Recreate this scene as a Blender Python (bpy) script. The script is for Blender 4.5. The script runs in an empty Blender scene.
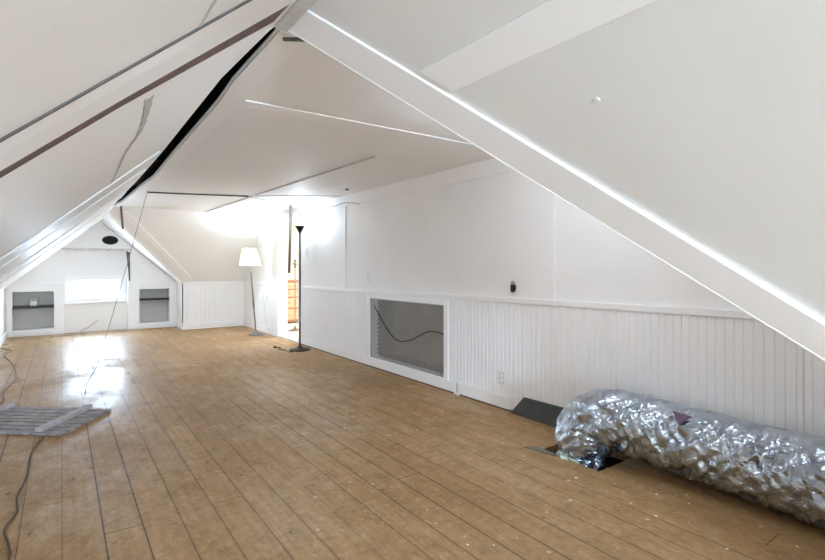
import bpy, bmesh, math, random
from mathutils import Vector, Matrix, noise
random.seed(4)
C = bpy.context.scene.collection
PI = math.pi

# ------------------------------------------------------------------ mesh helpers
class MB:
    """collects faces in world coordinates, builds ONE mesh object"""
    def __init__(s): s.v = []; s.f = []; s.smooth = False
    def quadbox(s, p):                      # 8 points: bottom 4 (ccw from above), top 4
        b = len(s.v); s.v += [tuple(q) for q in p]
        for f in ((0,3,2,1),(4,5,6,7),(0,1,5,4),(1,2,6,5),(2,3,7,6),(3,0,4,7)):
            s.f.append(tuple(b+i for i in f))
        return s
    def box(s, x0, x1, y0, y1, z0, z1):
        return s.quadbox([(x0,y0,z0),(x1,y0,z0),(x1,y1,z0),(x0,y1,z0),(x0,y0,z1),(x1,y0,z1),(x1,y1,z1),(x0,y1,z1)])
    def slab(s, pts, off):                  # polygon + offset vector
        b = len(s.v); n = len(pts); o = Vector(off)
        s.v += [tuple(p) for p in pts] + [tuple(Vector(p)+o) for p in pts]
        s.f.append(tuple(b+i for i in range(n))); s.f.append(tuple(b+n+i for i in reversed(range(n))))
        for i in range(n):
            j = (i+1) % n; s.f.append((b+i, b+n+i, b+n+j, b+j))
        return s
    def bar(s, a, c, w, h, up=(0,0,1)):     # rectangular bar from a to c, width w, height h centred
        a = Vector(a); c = Vector(c); d = (c-a).normalized(); u = Vector(up)
        sd = d.cross(u).normalized(); u = sd.cross(d).normalized()
        p = []
        for q in (-1, 1):
            for e, k in ((a,-1),(a,1),(c,1),(c,-1)):
                p.append(e + sd*(w/2*k) + u*(h/2*q))
        return s.quadbox(p)
    def tube(s, pts, r, n=10, caps=True, rs=None):
        pts = [Vector(p) for p in pts]; b = len(s.v); m = len(pts)
        ref = Vector((0,0,1)) if abs((pts[1]-pts[0]).normalized().z) < .9 else Vector((1,0,0))
        for i, p in enumerate(pts):
            d = (pts[min(i+1,m-1)] - pts[max(i-1,0)]).normalized()
            a = d.cross(ref)
            if a.length < 1e-4: a = d.cross(Vector((0,1,0)))
            a.normalize(); c = a.cross(d).normalized(); ref = c
            rr = rs[i] if rs else r
            for k in range(n):
                t = 2*PI*k/n; s.v.append(tuple(p + a*math.cos(t)*rr + c*math.sin(t)*rr))
        for i in range(m-1):
            for k in range(n):
                k2 = (k+1) % n
                s.f.append((b+i*n+k, b+i*n+k2, b+(i+1)*n+k2, b+(i+1)*n+k))
        if caps:
            s.f.append(tuple(b+k for k in reversed(range(n)))); s.f.append(tuple(b+(m-1)*n+k for k in range(n)))
        return s
    def lathe(s, x, y, prof, n=32, z=0.0, caps=True):
        b = len(s.v); m = len(prof)
        for r, h in prof:
            for k in range(n):
                t = 2*PI*k/n; s.v.append((x+r*math.cos(t), y+r*math.sin(t), z+h))
        for i in range(m-1):
            for k in range(n):
                k2 = (k+1) % n
                s.f.append((b+i*n+k, b+i*n+k2, b+(i+1)*n+k2, b+(i+1)*n+k))
        if caps:
            s.f.append(tuple(b+k for k in reversed(range(n)))); s.f.append(tuple(b+(m-1)*n+k for k in range(n)))
        return s
    def build(s, name, mat, parent=None, smooth=False, bevel=0, kind=None, label=None, xf=None):
        off = Vector((0,0,0))
        q = parent
        while q is not None:
            off += q.location; q = q.parent
        vs = [Vector(p) for p in s.v]
        if xf is not None: vs = [xf @ p for p in vs]
        me = bpy.data.meshes.new(name)
        me.from_pydata([tuple(p-off) for p in vs], [], s.f)
        bm = bmesh.new(); bm.from_mesh(me)
        bmesh.ops.recalc_face_normals(bm, faces=bm.faces); bm.to_mesh(me); bm.free()
        me.validate(); me.update()
        me.materials.append(mat)
        if smooth:
            for p in me.polygons: p.use_smooth = True
        o = bpy.data.objects.new(name, me); C.objects.link(o)
        if parent is not None: o.parent = parent
        if bevel:
            b = o.modifiers.new('bevel', 'BEVEL'); b.width = bevel; b.segments = 2; b.limit_method = 'ANGLE'; b.angle_limit = math.radians(40)
        if smooth:
            e = o.modifiers.new('split', 'EDGE_SPLIT'); e.split_angle = math.radians(50)
        if kind: o['kind'] = kind
        if label: o['label'] = label
        return o

def thing(name, loc, label, cat, group=None):
    o = bpy.data.objects.new(name, None); C.objects.link(o); o.location = loc
    o.empty_display_size = .1
    o['label'] = label; o['category'] = cat
    if group: o['group'] = group
    return o
def tag(o, label, cat, group=None):
    o['label'] = label; o['category'] = cat
    if group: o['group'] = group
    return o
def catmull(pts, k=8):
    P = [Vector(p) for p in pts]; P = [P[0]*2-P[1]] + P + [P[-1]*2-P[-2]]; out = []
    for i in range(1, len(P)-2):
        for j in range(k):
            t = j/k; a, b, c, d = P[i-1], P[i], P[i+1], P[i+2]
            out.append(.5*((2*b) + (c-a)*t + (2*a-5*b+4*c-d)*t*t + (3*b-a-3*c+d)*t**3))
    out.append(P[-2]); return out

# ------------------------------------------------------------------ materials
def srgb(r, g, b):
    f = lambda c: (c/12.92 if c <= .04045 else ((c+.055)/1.055)**2.4)
    return (f(r/255), f(g/255), f(b/255), 1)
class NT:
    def __init__(s, name):
        s.m = bpy.data.materials.new(name); s.m.use_nodes = True; s.t = s.m.node_tree
        s.b = s.t.nodes['Principled BSDF']; s.o = s.t.nodes['Material Output']
    def n(s, typ, **kw):
        x = s.t.nodes.new(typ)
        for k, v in kw.items(): setattr(x, k, v)
        return x
    def l(s, a, b): s.t.links.new(a, b)
    def coord(s, scale=(1,1,1), loc=(0,0,0)):
        tc = s.n('ShaderNodeTexCoord'); mp = s.n('ShaderNodeMapping')
        mp.inputs['Scale'].default_value = scale; mp.inputs['Location'].default_value = loc
        s.l(tc.outputs['Object'], mp.inputs['Vector']); return mp.outputs['Vector']
    def noise(s, vec, scale=5, detail=4, rough=.55):
        x = s.n('ShaderNodeTexNoise'); x.inputs['Scale'].default_value = scale
        x.inputs['Detail'].default_value = detail; x.inputs['Roughness'].default_value = rough
        s.l(vec, x.inputs['Vector']); return x.outputs['Fac']
    def ramp(s, fac, stops):
        x = s.n('ShaderNodeValToRGB'); e = x.color_ramp.elements
        while len(e) < len(stops): e.new(.5)
        for i, (p, c) in enumerate(stops):
            e[i].position = p; e[i].color = c if len(c) == 4 else (*c, 1)
        s.l(fac, x.inputs['Fac']); return x.outputs['Color']
    def math(s, op, a, b=None, clamp=False):
        x = s.n('ShaderNodeMath', operation=op); x.use_clamp = clamp
        for i, q in enumerate((a, b)):
            if q is None: continue
            if isinstance(q, (int, float)): x.inputs[i].default_value = q
            else: s.l(q, x.inputs[i])
        return x.outputs[0]
    def mix(s, fac, a, b, mode='MIX'):
        x = s.n('ShaderNodeMix', data_type='RGBA', blend_type=mode)
        for i, q in ((0, fac), (6, a), (7, b)):
            if isinstance(q, (int, float)): x.inputs[i].default_value = q
            elif isinstance(q, tuple): x.inputs[i].default_value = q
            else: s.l(q, x.inputs[i])
        return x.outputs[2]
    def bump(s, h, dist=.01, strength=1):
        x = s.n('ShaderNodeBump'); x.inputs['Distance'].default_value = dist; x.inputs['Strength'].default_value = strength
        s.l(h, x.inputs['Height']); s.l(x.outputs['Normal'], s.b.inputs['Normal'])
def g(v): return (v, v, v, 1)

def paint(name, col, rough=.5, var=.04, bumpd=.002, scale=6):
    m = NT(name); v = m.coord()
    n1 = m.noise(v, scale, 5); n2 = m.noise(v, scale*.25, 3)
    c0 = tuple(c*(1-var) for c in col[:3]) + (1,); c1 = tuple(min(1, c*(1+var)) for c in col[:3]) + (1,)
    c = m.ramp(n2, [(.3, c0), (.7, c1)])
    sp = m.noise(v, 55, 2, .4)
    c = m.mix(m.ramp(sp, [(.76, g(0)), (.79, g(.35))]), c, tuple(x*.55 for x in col[:3]) + (1,))
    m.l(c, m.b.inputs['Base Color']); m.b.inputs['Roughness'].default_value = rough
    m.bump(m.math('ADD', n1, m.math('MULTIPLY', n2, 3)), bumpd)
    return m.m
def plain(name, col, rough=.5, metal=0, var=.08, scale=20, bumpd=.0008, emit=0):
    m = NT(name); v = m.coord(); n1 = m.noise(v, scale, 4)
    c0 = tuple(c*(1-var) for c in col[:3]) + (1,); c1 = tuple(min(1, c*(1+var)) for c in col[:3]) + (1,)
    m.l(m.ramp(n1, [(.3, c0), (.7, c1)]), m.b.inputs['Base Color'])
    m.b.inputs['Roughness'].default_value = rough; m.b.inputs['Metallic'].default_value = metal
    m.bump(n1, bumpd)
    if emit:
        m.b.inputs['Emission Color'].default_value = col; m.b.inputs['Emission Strength'].default_value = emit
    return m.m

M = {}
M['wall'] = paint('white_wall_paint', srgb(245,244,243), .62, .02, .0015)
M['slope'] = paint('white_ceiling_panel_paint', srgb(244,243,241), .6, .02, .003, 3)
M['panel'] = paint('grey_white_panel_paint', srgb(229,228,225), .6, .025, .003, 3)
M['trim'] = paint('white_gloss_trim_paint', srgb(247,246,245), .5, .02, .001)
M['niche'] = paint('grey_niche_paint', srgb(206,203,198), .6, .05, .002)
M['void'] = plain('dark_roof_void', srgb(22,20,19), .9)
M['rawwood'] = plain('raw_brown_wood', srgb(104,80,70), .8, 0, .35, 30, .002)
M['steel'] = plain('dull_steel', srgb(128,126,120), .45, .6)
M['bronze'] = plain('dark_bronze_metal', srgb(52,46,42), .35, .7)
M['brass'] = plain('aged_brass_metal', srgb(120,108,88), .4, .6)
M['black'] = plain('black_plastic', srgb(18,18,18), .45)
M['white_plastic'] = plain('white_plastic', srgb(226,225,220), .4)
M['cord_brown'] = plain('brown_cord', srgb(92,68,48), .6)
M['cord_white'] = plain('white_cord', srgb(205,200,190), .5)
M['cord_grey'] = plain('grey_wire', srgb(140,136,132), .5)
M['line'] = plain('grey_painted_batten', srgb(205,203,200), .55)
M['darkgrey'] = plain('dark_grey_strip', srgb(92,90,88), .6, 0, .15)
M['board'] = plain('dark_slate_board', srgb(66,68,66), .55, 0, .2, 9, .002)
M['cream'] = paint('cream_wall_paint', srgb(246,238,224), .6, .03)
M['shelf'] = plain('dark_shelf_wood', srgb(62,58,55), .7, 0, .25)
M['mesh'] = plain('galvanised_mesh_wire', srgb(176,172,166), .5, .0)
M['recess'] = plain('dusty_recess_board', srgb(170,158,146), .8, 0, .16, 4, .002)
M['recess_dark'] = plain('dusty_dark_lath', srgb(128,120,112), .8, 0, .25, 9, .003)
M['dresser'] = plain('light_brown_dresser_wood', srgb(150,98,72), .55, 0, .15, 8)
M['dresser_pale'] = plain('pale_dresser_drawer_wood', srgb(186,136,104), .55, 0, .1, 8)
M['ins'] = plain('pale_insulation', srgb(188,194,180), .9, 0, .25, 40, .006)
M['label'] = plain('purple_print', srgb(92,66,92), .5, 0, .3, 60)

def floor_mat():
    m = NT('worn_pine_floor_boards'); tc = m.n('ShaderNodeTexCoord'); sx = m.n('ShaderNodeSeparateXYZ')
    m.l(tc.outputs['Object'], sx.inputs[0]); X, Y, Z = sx.outputs
    W = .1665
    u = m.math('DIVIDE', m.math('ADD', X, 5*W-.003), W); idx = m.math('FLOOR', u); fr = m.math('FRACT', u)
    wn = m.n('ShaderNodeTexWhiteNoise', noise_dimensions='1D'); m.l(idx, wn.inputs['W'])
    r1 = wn.outputs['Value']
    v = m.math('DIVIDE', m.math('ADD', Y, m.math('MULTIPLY', r1, 9.0)), 3.7); seg = m.math('FLOOR', v); vf = m.math('FRACT', v)
    wn2 = m.n('ShaderNodeTexWhiteNoise', noise_dimensions='2D'); cb = m.n('ShaderNodeCombineXYZ')
    m.l(idx, cb.inputs[0]); m.l(seg, cb.inputs[1]); m.l(cb.outputs[0], wn2.inputs['Vector']); r2 = wn2.outputs['Value']
    # grain coordinates shifted per board
    cg = m.n('ShaderNodeCombineXYZ')
    m.l(m.math('ADD', m.math('MULTIPLY', X, 26), m.math('MULTIPLY', r2, 50)), cg.inputs[0])
    m.l(m.math('MULTIPLY', Y, 1.5), cg.inputs[1])
    grain = m.noise(cg.outputs[0], 1.4, 6, .6)
    fine = m.noise(m.coord((90, 5, 1)), 1.5, 3)
    big = m.noise(m.coord((1, .55, 1)), 1.25, 4, .6)
    mid = m.noise(m.coord((1.6, 1, 1)), 6, 6, .7)
    col = m.ramp(grain, [(.25, srgb(158,125,84)), (.5, srgb(176,142,98)), (.75, srgb(192,158,112))])
    col = m.mix(m.math('MULTIPLY', r2, .28), col, srgb(152,117,76))
    col = m.mix(m.ramp(fine, [(.5, g(0)), (.8, g(.25))]), col, srgb(120,92,64))
    col = m.mix(m.ramp(big, [(.45, g(0)), (.7, g(.55))]), col, srgb(146,110,70))
    col = m.mix(m.ramp(mid, [(.5, g(0)), (.72, g(.55))]), col, srgb(120,92,66))
    col = m.mix(m.ramp(mid, [(.28, g(.6)), (.44, g(0))]), col, srgb(196,170,136))
    spk = m.noise(m.coord((1, .6, 1)), 38, 3, .6)
    col = m.mix(m.ramp(spk, [(.56, g(0)), (.7, g(.4))]), col, srgb(122,98,74))
    col = m.mix(m.ramp(spk, [(.3, g(.3)), (.42, g(0))]), col, srgb(206,188,162))
    # fine drilled or scraped rings
    wv = m.n('ShaderNodeTexWave', wave_type='RINGS'); wv.inputs['Scale'].default_value = 9; wv.inputs['Distortion'].default_value = 9
    wv.inputs['Detail'].default_value = 2; m.l(m.coord((2.2, .5, 1)), wv.inputs['Vector'])
    col = m.mix(m.math('MULTIPLY', m.ramp(wv.outputs['Fac'], [(.6, g(0)), (.9, g(.16))]), 1), col, srgb(120,92,66))
    # dark flecks and knots
    for sc_, loc, th_, dark in ((5.5, (0,0,0), .105, .85), (10, (1.3,4.1,0), .115, .75)):
        vo = m.n('ShaderNodeTexVoronoi'); vo.inputs['Scale'].default_value = sc_; m.l(m.coord((1, .75, 0), loc), vo.inputs['Vector'])
        wob = m.math('ADD', vo.outputs['Distance'], m.math('MULTIPLY', m.noise(m.coord(), 60, 3), .10))
        keep = m.ramp(m.noise(m.coord((1,1,1), loc), 1.3, 2), [(.44, g(.15)), (.6, g(1))])
        col = m.mix(m.math('MULTIPLY', m.ramp(wob, [(th_, g(dark)), (th_+.03, g(0))]), keep), col, srgb(78,58,42))
    # white paint drips, mostly towards the right wall
    side = m.n('ShaderNodeMapRange'); side.inputs['From Min'].default_value = .6; side.inputs['From Max'].default_value = 1.8; m.l(X, side.inputs['Value'])
    for sc_, loc, th_ in ((7, (3.3,1.7,0), .125), (14, (0,7.7,0), .14)):
        vp = m.n('ShaderNodeTexVoronoi'); vp.inputs['Scale'].default_value = sc_; m.l(m.coord((1, 1, 0), loc), vp.inputs['Vector'])
        wb = m.math('ADD', vp.outputs['Distance'], m.math('MULTIPLY', m.noise(m.coord(), 45, 3), .12))
        pm = m.math('MULTIPLY', m.ramp(wb, [(th_, g(1)), (th_+.02, g(0))]), m.ramp(m.noise(m.coord((1,1,1), loc), 1.6, 2), [(.47, g(.0)), (.58, g(1))]))
        col = m.mix(m.math('MULTIPLY', pm, m.math('ADD', .12, m.math('MULTIPLY', side.outputs[0], .88))), col, srgb(236,228,216))
    # gaps: thickness varies board to board
    gw = m.math('ADD', .004, m.math('MULTIPLY', m.math('POWER', r1, 2), .02))
    e = m.math('MINIMUM', fr, m.math('SUBTRACT', 1, fr))
    gap = m.math('LESS_THAN', e, gw)
    end = m.math('LESS_THAN', vf, .0016)
    gm = m.math('MAXIMUM', gap, end)
    near = m.ramp(e, [(.0, g(.55)), (.09, g(0))])
    col = m.mix(m.math('MULTIPLY', near, r1), col, srgb(120,92,66))
    col = m.mix(m.math('MULTIPLY', gm, m.math('ADD', .35, m.math('MULTIPLY', r1, .6))), col, srgb(44,32,24))
    m.l(col, m.b.inputs['Base Color'])
    ro = m.ramp(m.math('ADD', m.math('MULTIPLY', mid, .35), m.math('MULTIPLY', big, .65)), [(.40, g(.40)), (.55, g(.62))])
    gl = m.n('ShaderNodeMapRange'); gl.inputs['From Min'].default_value = 4.6; gl.inputs['From Max'].default_value = 6.2; m.l(Y, gl.inputs['Value'])
    gx = m.n('ShaderNodeMapRange'); gx.inputs['From Min'].default_value = 1.5; gx.inputs['From Max'].default_value = 1.1; m.l(X, gx.inputs['Value'])
    glm = m.math('MULTIPLY', m.math('MULTIPLY', gx.outputs[0], gl.outputs[0]), m.ramp(m.noise(m.coord((1,.6,1),(.4,.9,0)), 1.6, 3), [(.38, g(1)), (.60, g(0))]))
    ro = m.mix(glm, ro, g(.27))
    m.l(ro, m.b.inputs['Roughness']); m.b.inputs['Specular IOR Level'].default_value = .32
    h = m.math('SUBTRACT', m.math('MULTIPLY', mid, .35), m.math('MULTIPLY', gm, 1.2))
    m.bump(h, .003)
    return m.m
M['floor'] = floor_mat()

def foil_mat():
    m = NT('crinkled_silver_foil'); v = m.coord()
    n1 = m.noise(v, 7, 4, .6)
    m.l(m.ramp(n1, [(.3, srgb(150,159,170)), (.7, srgb(204,213,224))]), m.b.inputs['Base Color'])
    m.b.inputs['Metallic'].default_value = .96
    m.l(m.ramp(n1, [(.3, g(.22)), (.7, g(.34))]), m.b.inputs['Roughness'])
    def ridged(scale, off):
        q = m.noise(m.coord((1, 1, 1), off), scale, 2, .5)
        return m.math('ABSOLUTE', m.math('SUBTRACT', q, .5))
    m.bump(m.math('ADD', ridged(11, (2,0,1)), m.math('MULTIPLY', ridged(26, (5,1,3)), .3)), .028)
    return m.m
M['foil'] = foil_mat()

def weathered():
    m = NT('weathered_grey_board'); v = m.coord((4, 4, 4))
    a = m.noise(v, 3, 6, .7); b = m.noise(m.coord((1,1,1)), 35, 4)
    c = m.ramp(a, [(.3, srgb(126,120,120)), (.55, srgb(168,164,166)), (.75, srgb(196,192,194))])
    c = m.mix(m.ramp(b, [(.55, g(0)), (.7, g(.5))]), c, srgb(104,92,86))
    m.l(c, m.b.inputs['Base Color']); m.b.inputs['Roughness'].default_value = .75; m.bump(a, .002); return m.m
M['weathered'] = weathered()
M['batten_grey'] = plain('weathered_pale_batten', srgb(186,180,180), .8, 0, .12)
M['slat_gap_shade'] = plain('dark_slat_gap_shade', srgb(66,60,58), .85, 0, .3)  # dark colour standing in for shade between the slats

def shade_mat():
    m = NT('lit_fabric_lamp_shade'); m.b.inputs['Base Color'].default_value = srgb(250,246,236)
    m.b.inputs['Roughness'].default_value = .8
    n = m.noise(m.coord((1,1,8)), 30, 2)
    m.l(m.ramp(n, [(.3, srgb(246,240,226)), (.7, srgb(255,250,240))]), m.b.inputs['Base Color'])
    tr = m.n('ShaderNodeBsdfTranslucent'); tr.inputs['Color'].default_value = srgb(255,248,232)
    mx = m.n('ShaderNodeMixShader'); mx.inputs[0].default_value = .5
    m.l(m.b.outputs[0], mx.inputs[1]); m.l(tr.outputs[0], mx.inputs[2]); m.l(mx.outputs[0], m.o.inputs['Surface'])
    return m.m
M['shade'] = shade_mat()
def glass_mat():
    m = NT('window_glass'); m.b.inputs['Transmission Weight'].default_value = 1; m.b.inputs['Roughness'].default_value = .02
    m.b.inputs['IOR'].default_value = 1.45
    tr = m.n('ShaderNodeBsdfTransparent'); mx = m.n('ShaderNodeMixShader'); mx.inputs[0].default_value = .08
    gl = m.n('ShaderNodeBsdfGlossy'); gl.inputs['Roughness'].default_value = .05
    n = m.noise(m.coord(), 4, 2); m.l(m.ramp(n, [(0, g(.9)), (1, g(1))]), gl.inputs['Color'])
    m.l(tr.outputs[0], mx.inputs[1]); m.l(gl.outputs[0], mx.inputs[2]); m.l(mx.outputs[0], m.o.inputs['Surface'])
    return m.m
M['glass'] = glass_mat()
def bulb_mat():
    m = NT('glowing_bulb'); e = m.n('ShaderNodeEmission'); e.inputs['Strength'].default_value = 12
    n = m.noise(m.coord(), 3, 1); m.l(m.ramp(n, [(0, srgb(255,228,190)), (1, srgb(255,236,204))]), e.inputs['Color'])
    m.l(e.outputs[0], m.o.inputs['Surface']); return m.m
M['bulb'] = bulb_mat()

# ------------------------------------------------------------------ room constants
XW = 3.30; ZC = 2.32; XL = -.82; YG = 11.6; YB = -4.6
RX = .75                                    # ridge line
TL = .89; TR = .89; TW = .955; TF = .98     # pitches
YV = 1.95; YK = .52                         # near valley start, near knee wall of the side wing
YF = 9.55; YFK = 10.93                      # far end of the flat ceiling, far knee wall
def zl(x): return ZC - TL*(RX-x)            # main slope, left
def zr(x): return ZC - TR*(x-RX)            # main slope, right
def zw(y): return ZC - TW*(YV-y)            # wing slope near
def zf(y): return ZC - TF*(y-YF)            # wing slope far
def za(x): return 2.21 - .89*(x-.66)        # alcove slope, right
S = 'structure'

# ------------------------------------------------------------------ floor (with a hole for the duct)
hx0, hx1, hy0, hy1 = 2.77, 3.17, 1.80, 2.26
f = MB()
f.box(-1.0, hx0, YB-.1, 12.0, -.05, 0); f.box(hx1, XW+.14, YB-.1, 12.0, -.05, 0)
f.box(hx0, hx1, YB-.1, hy0, -.05, 0); f.box(hx0, hx1, hy1, 12.0, -.05, 0)
f.build('floor', M['floor'], kind=S)
h = MB(); d0 = -.42
h.box(hx0-.03, hx0, hy0-.03, hy1+.03, d0, -.05); h.box(hx1, hx1+.03, hy0-.03, hy1+.03, d0, -.05)
h.box(hx0, hx1, hy0-.03, hy0, d0, -.05); h.box(hx0, hx1, hy1, hy1+.03, d0, -.05); h.box(hx0-.03, hx1+.03, hy0-.03, hy1+.03, d0-.03, d0)
h.build('trim_1', M['void'], kind=S)

# ------------------------------------------------------------------ ceilings
T = .08
xl2 = -1.0
c = MB(); c.slab([(RX-.01, YB-.1, zl(RX-.01)), (xl2, YB-.1, zl(xl2)), (xl2, 11.9, zl(xl2)), (RX-.07, 11.9, zl(RX-.07)), (RX-.07, 9.5, zl(RX-.07)), (RX-.13, 7.97, zl(RX-.13)), (RX-.06, 6.3, zl(RX-.06)),
    (RX-.055, 5.7, zl(RX-.055)), (RX-.06, 4.6, zl(RX-.06)), (RX-.125, 2.43, zl(RX-.125)), (RX-.06, 1.95, zl(RX-.06)), (RX-.01, 1.9, zl(RX-.01))], (-.004, 0, .012))
c.build('ceiling', M['slope'], kind=S)
xk = RX + TW*(YV-YK+.02)/TR
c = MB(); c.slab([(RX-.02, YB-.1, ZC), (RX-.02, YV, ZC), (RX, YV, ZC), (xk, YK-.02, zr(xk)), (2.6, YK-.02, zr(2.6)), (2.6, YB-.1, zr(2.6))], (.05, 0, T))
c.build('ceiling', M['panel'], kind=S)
c = MB(); c.slab([(RX, YV, ZC), (XW+.14, YV, ZC), (XW+.14, YK-.02, zw(YK-.02)), (xk, YK-.02, zw(YK-.02))], (0, .03, T))
c.build('ceiling', M['slope'], kind=S)
gap = [(.752, 1.99), (.752, 2.7), (.775, 3.1), (.80, 4.6), (.835, 6.1), (.80, 6.9), (.76, 8.6), (.70, 9.4)]
c = MB(); c.slab([(x, y, ZC) for x, y in [(RX+.01, YV-.01)] + gap + [(.66, YF), (XW+.14, YF), (XW+.14, YV-.01)]], (0, 0, .012))
c.build('ceiling', M['slope'], kind=S)
c = MB(); c.slab([(.62, YF, ZC), (XW+.14, YF, ZC), (XW+.14, 11.05, zf(11.05)), (2.14, 11.05, zf(11.05)), (.62, 9.62, zf(9.62))], (0, .03, T))
c.build('ceiling', M['slope'], kind=S)
c = MB(); c.slab([(.62, 9.66, za(.62)), (2.14, 11.0, za(2.14)), (2.14, 11.9, za(2.14)), (.62, 11.9, za(.62))], (.03, 0, T))
c.build('ceiling', M['slope'], kind=S)
# roof void above the ridge gap
v = MB()
v.box(.325, .352, 1.7, 9.9, 1.972, 2.8); v.box(1.10, 1.15, 1.7, 9.9, 2.325, 2.75)
v.box(.35, 1.15, 1.7, 9.9, 2.75, 2.8); v.box(.35, 1.15, 1.65, 1.7, 2.34, 2.8); v.box(.35, 1.15, 9.9, 9.95, 2.40, 2.8)
v.build('trim_2', M['void'], kind=S)

# ------------------------------------------------------------------ walls
MB().box(XL-.1, XL, YB-.1, 11.9, 0, 1.1).build('wall_left', M['wall'], kind=S)
w = MB(); w.box(2.35, 2.45, YB-.1, YK-.1, 0, 1.0)
w.build('wall_near_right', M['wall'], kind=S)
MB().box(2.33, XW+.14, YK-.1, YK, 0, 1.1).build('wall_near', M['wall'], kind=S)
# back gable behind the photographer, with an unseen window added to light the foreground
bx0, bx1, bz0, bz1 = -.08, .46, .80, 1.62
w = MB(); w.box(-1, bx0, YB-.1, YB, 0, 2.5); w.box(bx1, 2.5, YB-.1, YB, 0, 2.5); w.box(bx0, bx1, YB-.1, YB, 0, bz0); w.box(bx0, bx1, YB-.1, YB, bz1, 2.5)
w.build('wall_back', M['wall'], kind=S)

# right wall: core with door and grille openings
gy0, gy1, gz0, gz1 = 3.965, 5.483, .125, .895
dy0, dy1, dz1 = 7.83, 8.74, 2.2
w = MB(); X0, X1 = XW, XW+.12
w.box(X0, X1, YK-.1, gy0, 0, 2.4); w.box(X0, X1, gy1, dy0, 0, 2.4); w.box(X0, X1, dy1, 11.05, 0, 2.4)
w.box(X0, X1, gy0, gy1, 0, gz0); w.box(X0, X1, gy0, gy1, gz1, 2.4); w.box(X0, X1, dy0, dy1, dz1, 2.4)
w.build('wall_right', M['wall'], kind=S)
def rail_z(y): return 1.043 - (y-.9)*.0095
def beads(y0, y1, z0, z1, step=.051, x=XW, t=.012, deep=.006):
    """tongue and groove boards: profile swept upwards"""
    m = MB(); prof = [(x, y0), (x-t, y0)]; y = y0 + step*.5
    while y < y1-.01:
        prof += [(x-t, y-.005), (x-t+deep, y-.0018), (x-t+deep, y+.0018), (x-t, y+.005)]; y += step
    prof += [(x-t, y1), (x, y1)]
    zt = z1 if callable(z1) else (lambda q: z1)
    b = len(m.v); n = len(prof)
    for px, py in prof: m.v.append((px, py, z0))
    for px, py in prof: m.v.append((px, py, zt(py)))
    for i in range(n-1): m.f.append((b+i, b+i+1, b+n+i+1, b+n+i))
    return m
M['bead'] = M['wall']
for a, b_, z0, z1 in ((YK, .888, 0, rail_z), (.897, gy0-.07, 0, rail_z), (gy0-.07, gy1+.1, gz1+.05, rail_z), (gy1+.1, dy0-.04, 0, rail_z)):
    beads(a, b_, z0, (lambda q: rail_z(q)-.03)).build('wall_right_wainscot', M['bead'], kind=S)
def slant_rail(y0, y1, h, d, name, mat, dz=0):
    m = MB(); za_, zb = rail_z(y0)+dz, rail_z(y1)+dz
    m.quadbox([(XW-d, y0, za_-h), (XW, y0, za_-h), (XW, y1, zb-h), (XW-d, y1, zb-h), (XW-d, y0, za_), (XW, y0, za_), (XW, y1, zb), (XW-d, y1, zb)])
    return m.build(name, mat, kind=S, bevel=.003)
slant_rail(YK, dy0-.04, .045, .026, 'trim_3', M['trim'])
# flat casing around the grille, baseboard
m = MB(); m.box(XW-.022, XW, gy0-.07, gy0, 0, gz1+.055); m.box(XW-.022, XW, gy1, gy1+.10, 0, gz1+.055); m.box(XW-.022, XW, gy0, gy1, gz1, gz1+.055); m.box(XW-.022, XW, gy0, gy1, .0, gz0)
m.build('trim_4', M['trim'], kind=S, bevel=.002)
m = MB(); m.box(XW-.03, XW-.0225, 3.03, dy0-.04, .012, .118); m.build('baseboard_right', M['trim'], kind=S, bevel=.002)
m = MB(); m.box(XW-.034, XW-.012, 3.0, dy0-.04, 0, .011); m.build('trim_5', M['rawwood'], kind=S)
# upper wall battens, crown board
for y, wd in ((2.545, .028), (6.17, .035)):
    MB().box(XW-.014, XW, y, y+wd, rail_z(y), 2.32).build('trim_6', M['trim'], kind=S, bevel=.002)
MB().box(XW-.018, XW, YK, dy0+.0, 2.165, 2.32).build('trim_7', M['trim'], kind=S, bevel=.002)
# door casing and the pier beyond the door
m = MB(); m.box(XW-.03, XW+.135, dy0-.04, dy0+.006, 0, 2.24); m.box(XW-.05, XW+.135, dy1-.006, dy1+.36, 0, 2.26); m.box(XW-.03, XW+.135, dy0+.006, dy1-.006, 2.18, 2.26)
m.build('door_1', M['trim'], kind=S, bevel=.003)
MB().box(XW-.02, XW+.16, dy0, dy1, 0, .018).build('trim_8', M['line'], kind=S)
# far right wainscot, beyond the door
beads(dy1+.36, 10.93, 0, .97).build('wall_right_wainscot', M['bead'], kind=S)
MB().box(XW-.024, XW, dy1+.36, 10.93, .955, .985).build('trim_9', M['trim'], kind=S)
MB().box(XW-.024, XW-.012, dy1+.36, 10.93, 0, .12).build('baseboard_right', M['trim'], kind=S)
# far knee wall of the wing
MB().box(2.05, XW+.1, YFK, YFK+.12, 0, 1.1).build('wall_far', M['wall'], kind=S)
m = MB(); bd = beads(0, XW-2.05, .1, .965); bd.v = [(2.05+y, YFK + (x-XW), z) for x, y, z in bd.v]; bd.build('wall_far_wainscot', M['bead'], kind=S)
MB().box(2.04, XW, YFK-.024, YFK-.0, 0, .12).build('baseboard_far', M['trim'], kind=S, bevel=.002)
MB().box(2.04, XW, YFK-.022, YFK, .95, .985).build('trim_10', M['trim'], kind=S, bevel=.002)
MB().box(2.05, 2.15, YFK+.0, 11.9, 0, 1.1).build('wall_alcove_right', M['wall'], kind=S)
MB().box(2.03, 2.05, YFK-.02, YG, 0, .10).build('baseboard_alcove', M['trim'], kind=S)
MB().box(XL, XL+.02, YB, YG, 0, .10).build('baseboard_left', M['trim'], kind=S)

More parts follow.
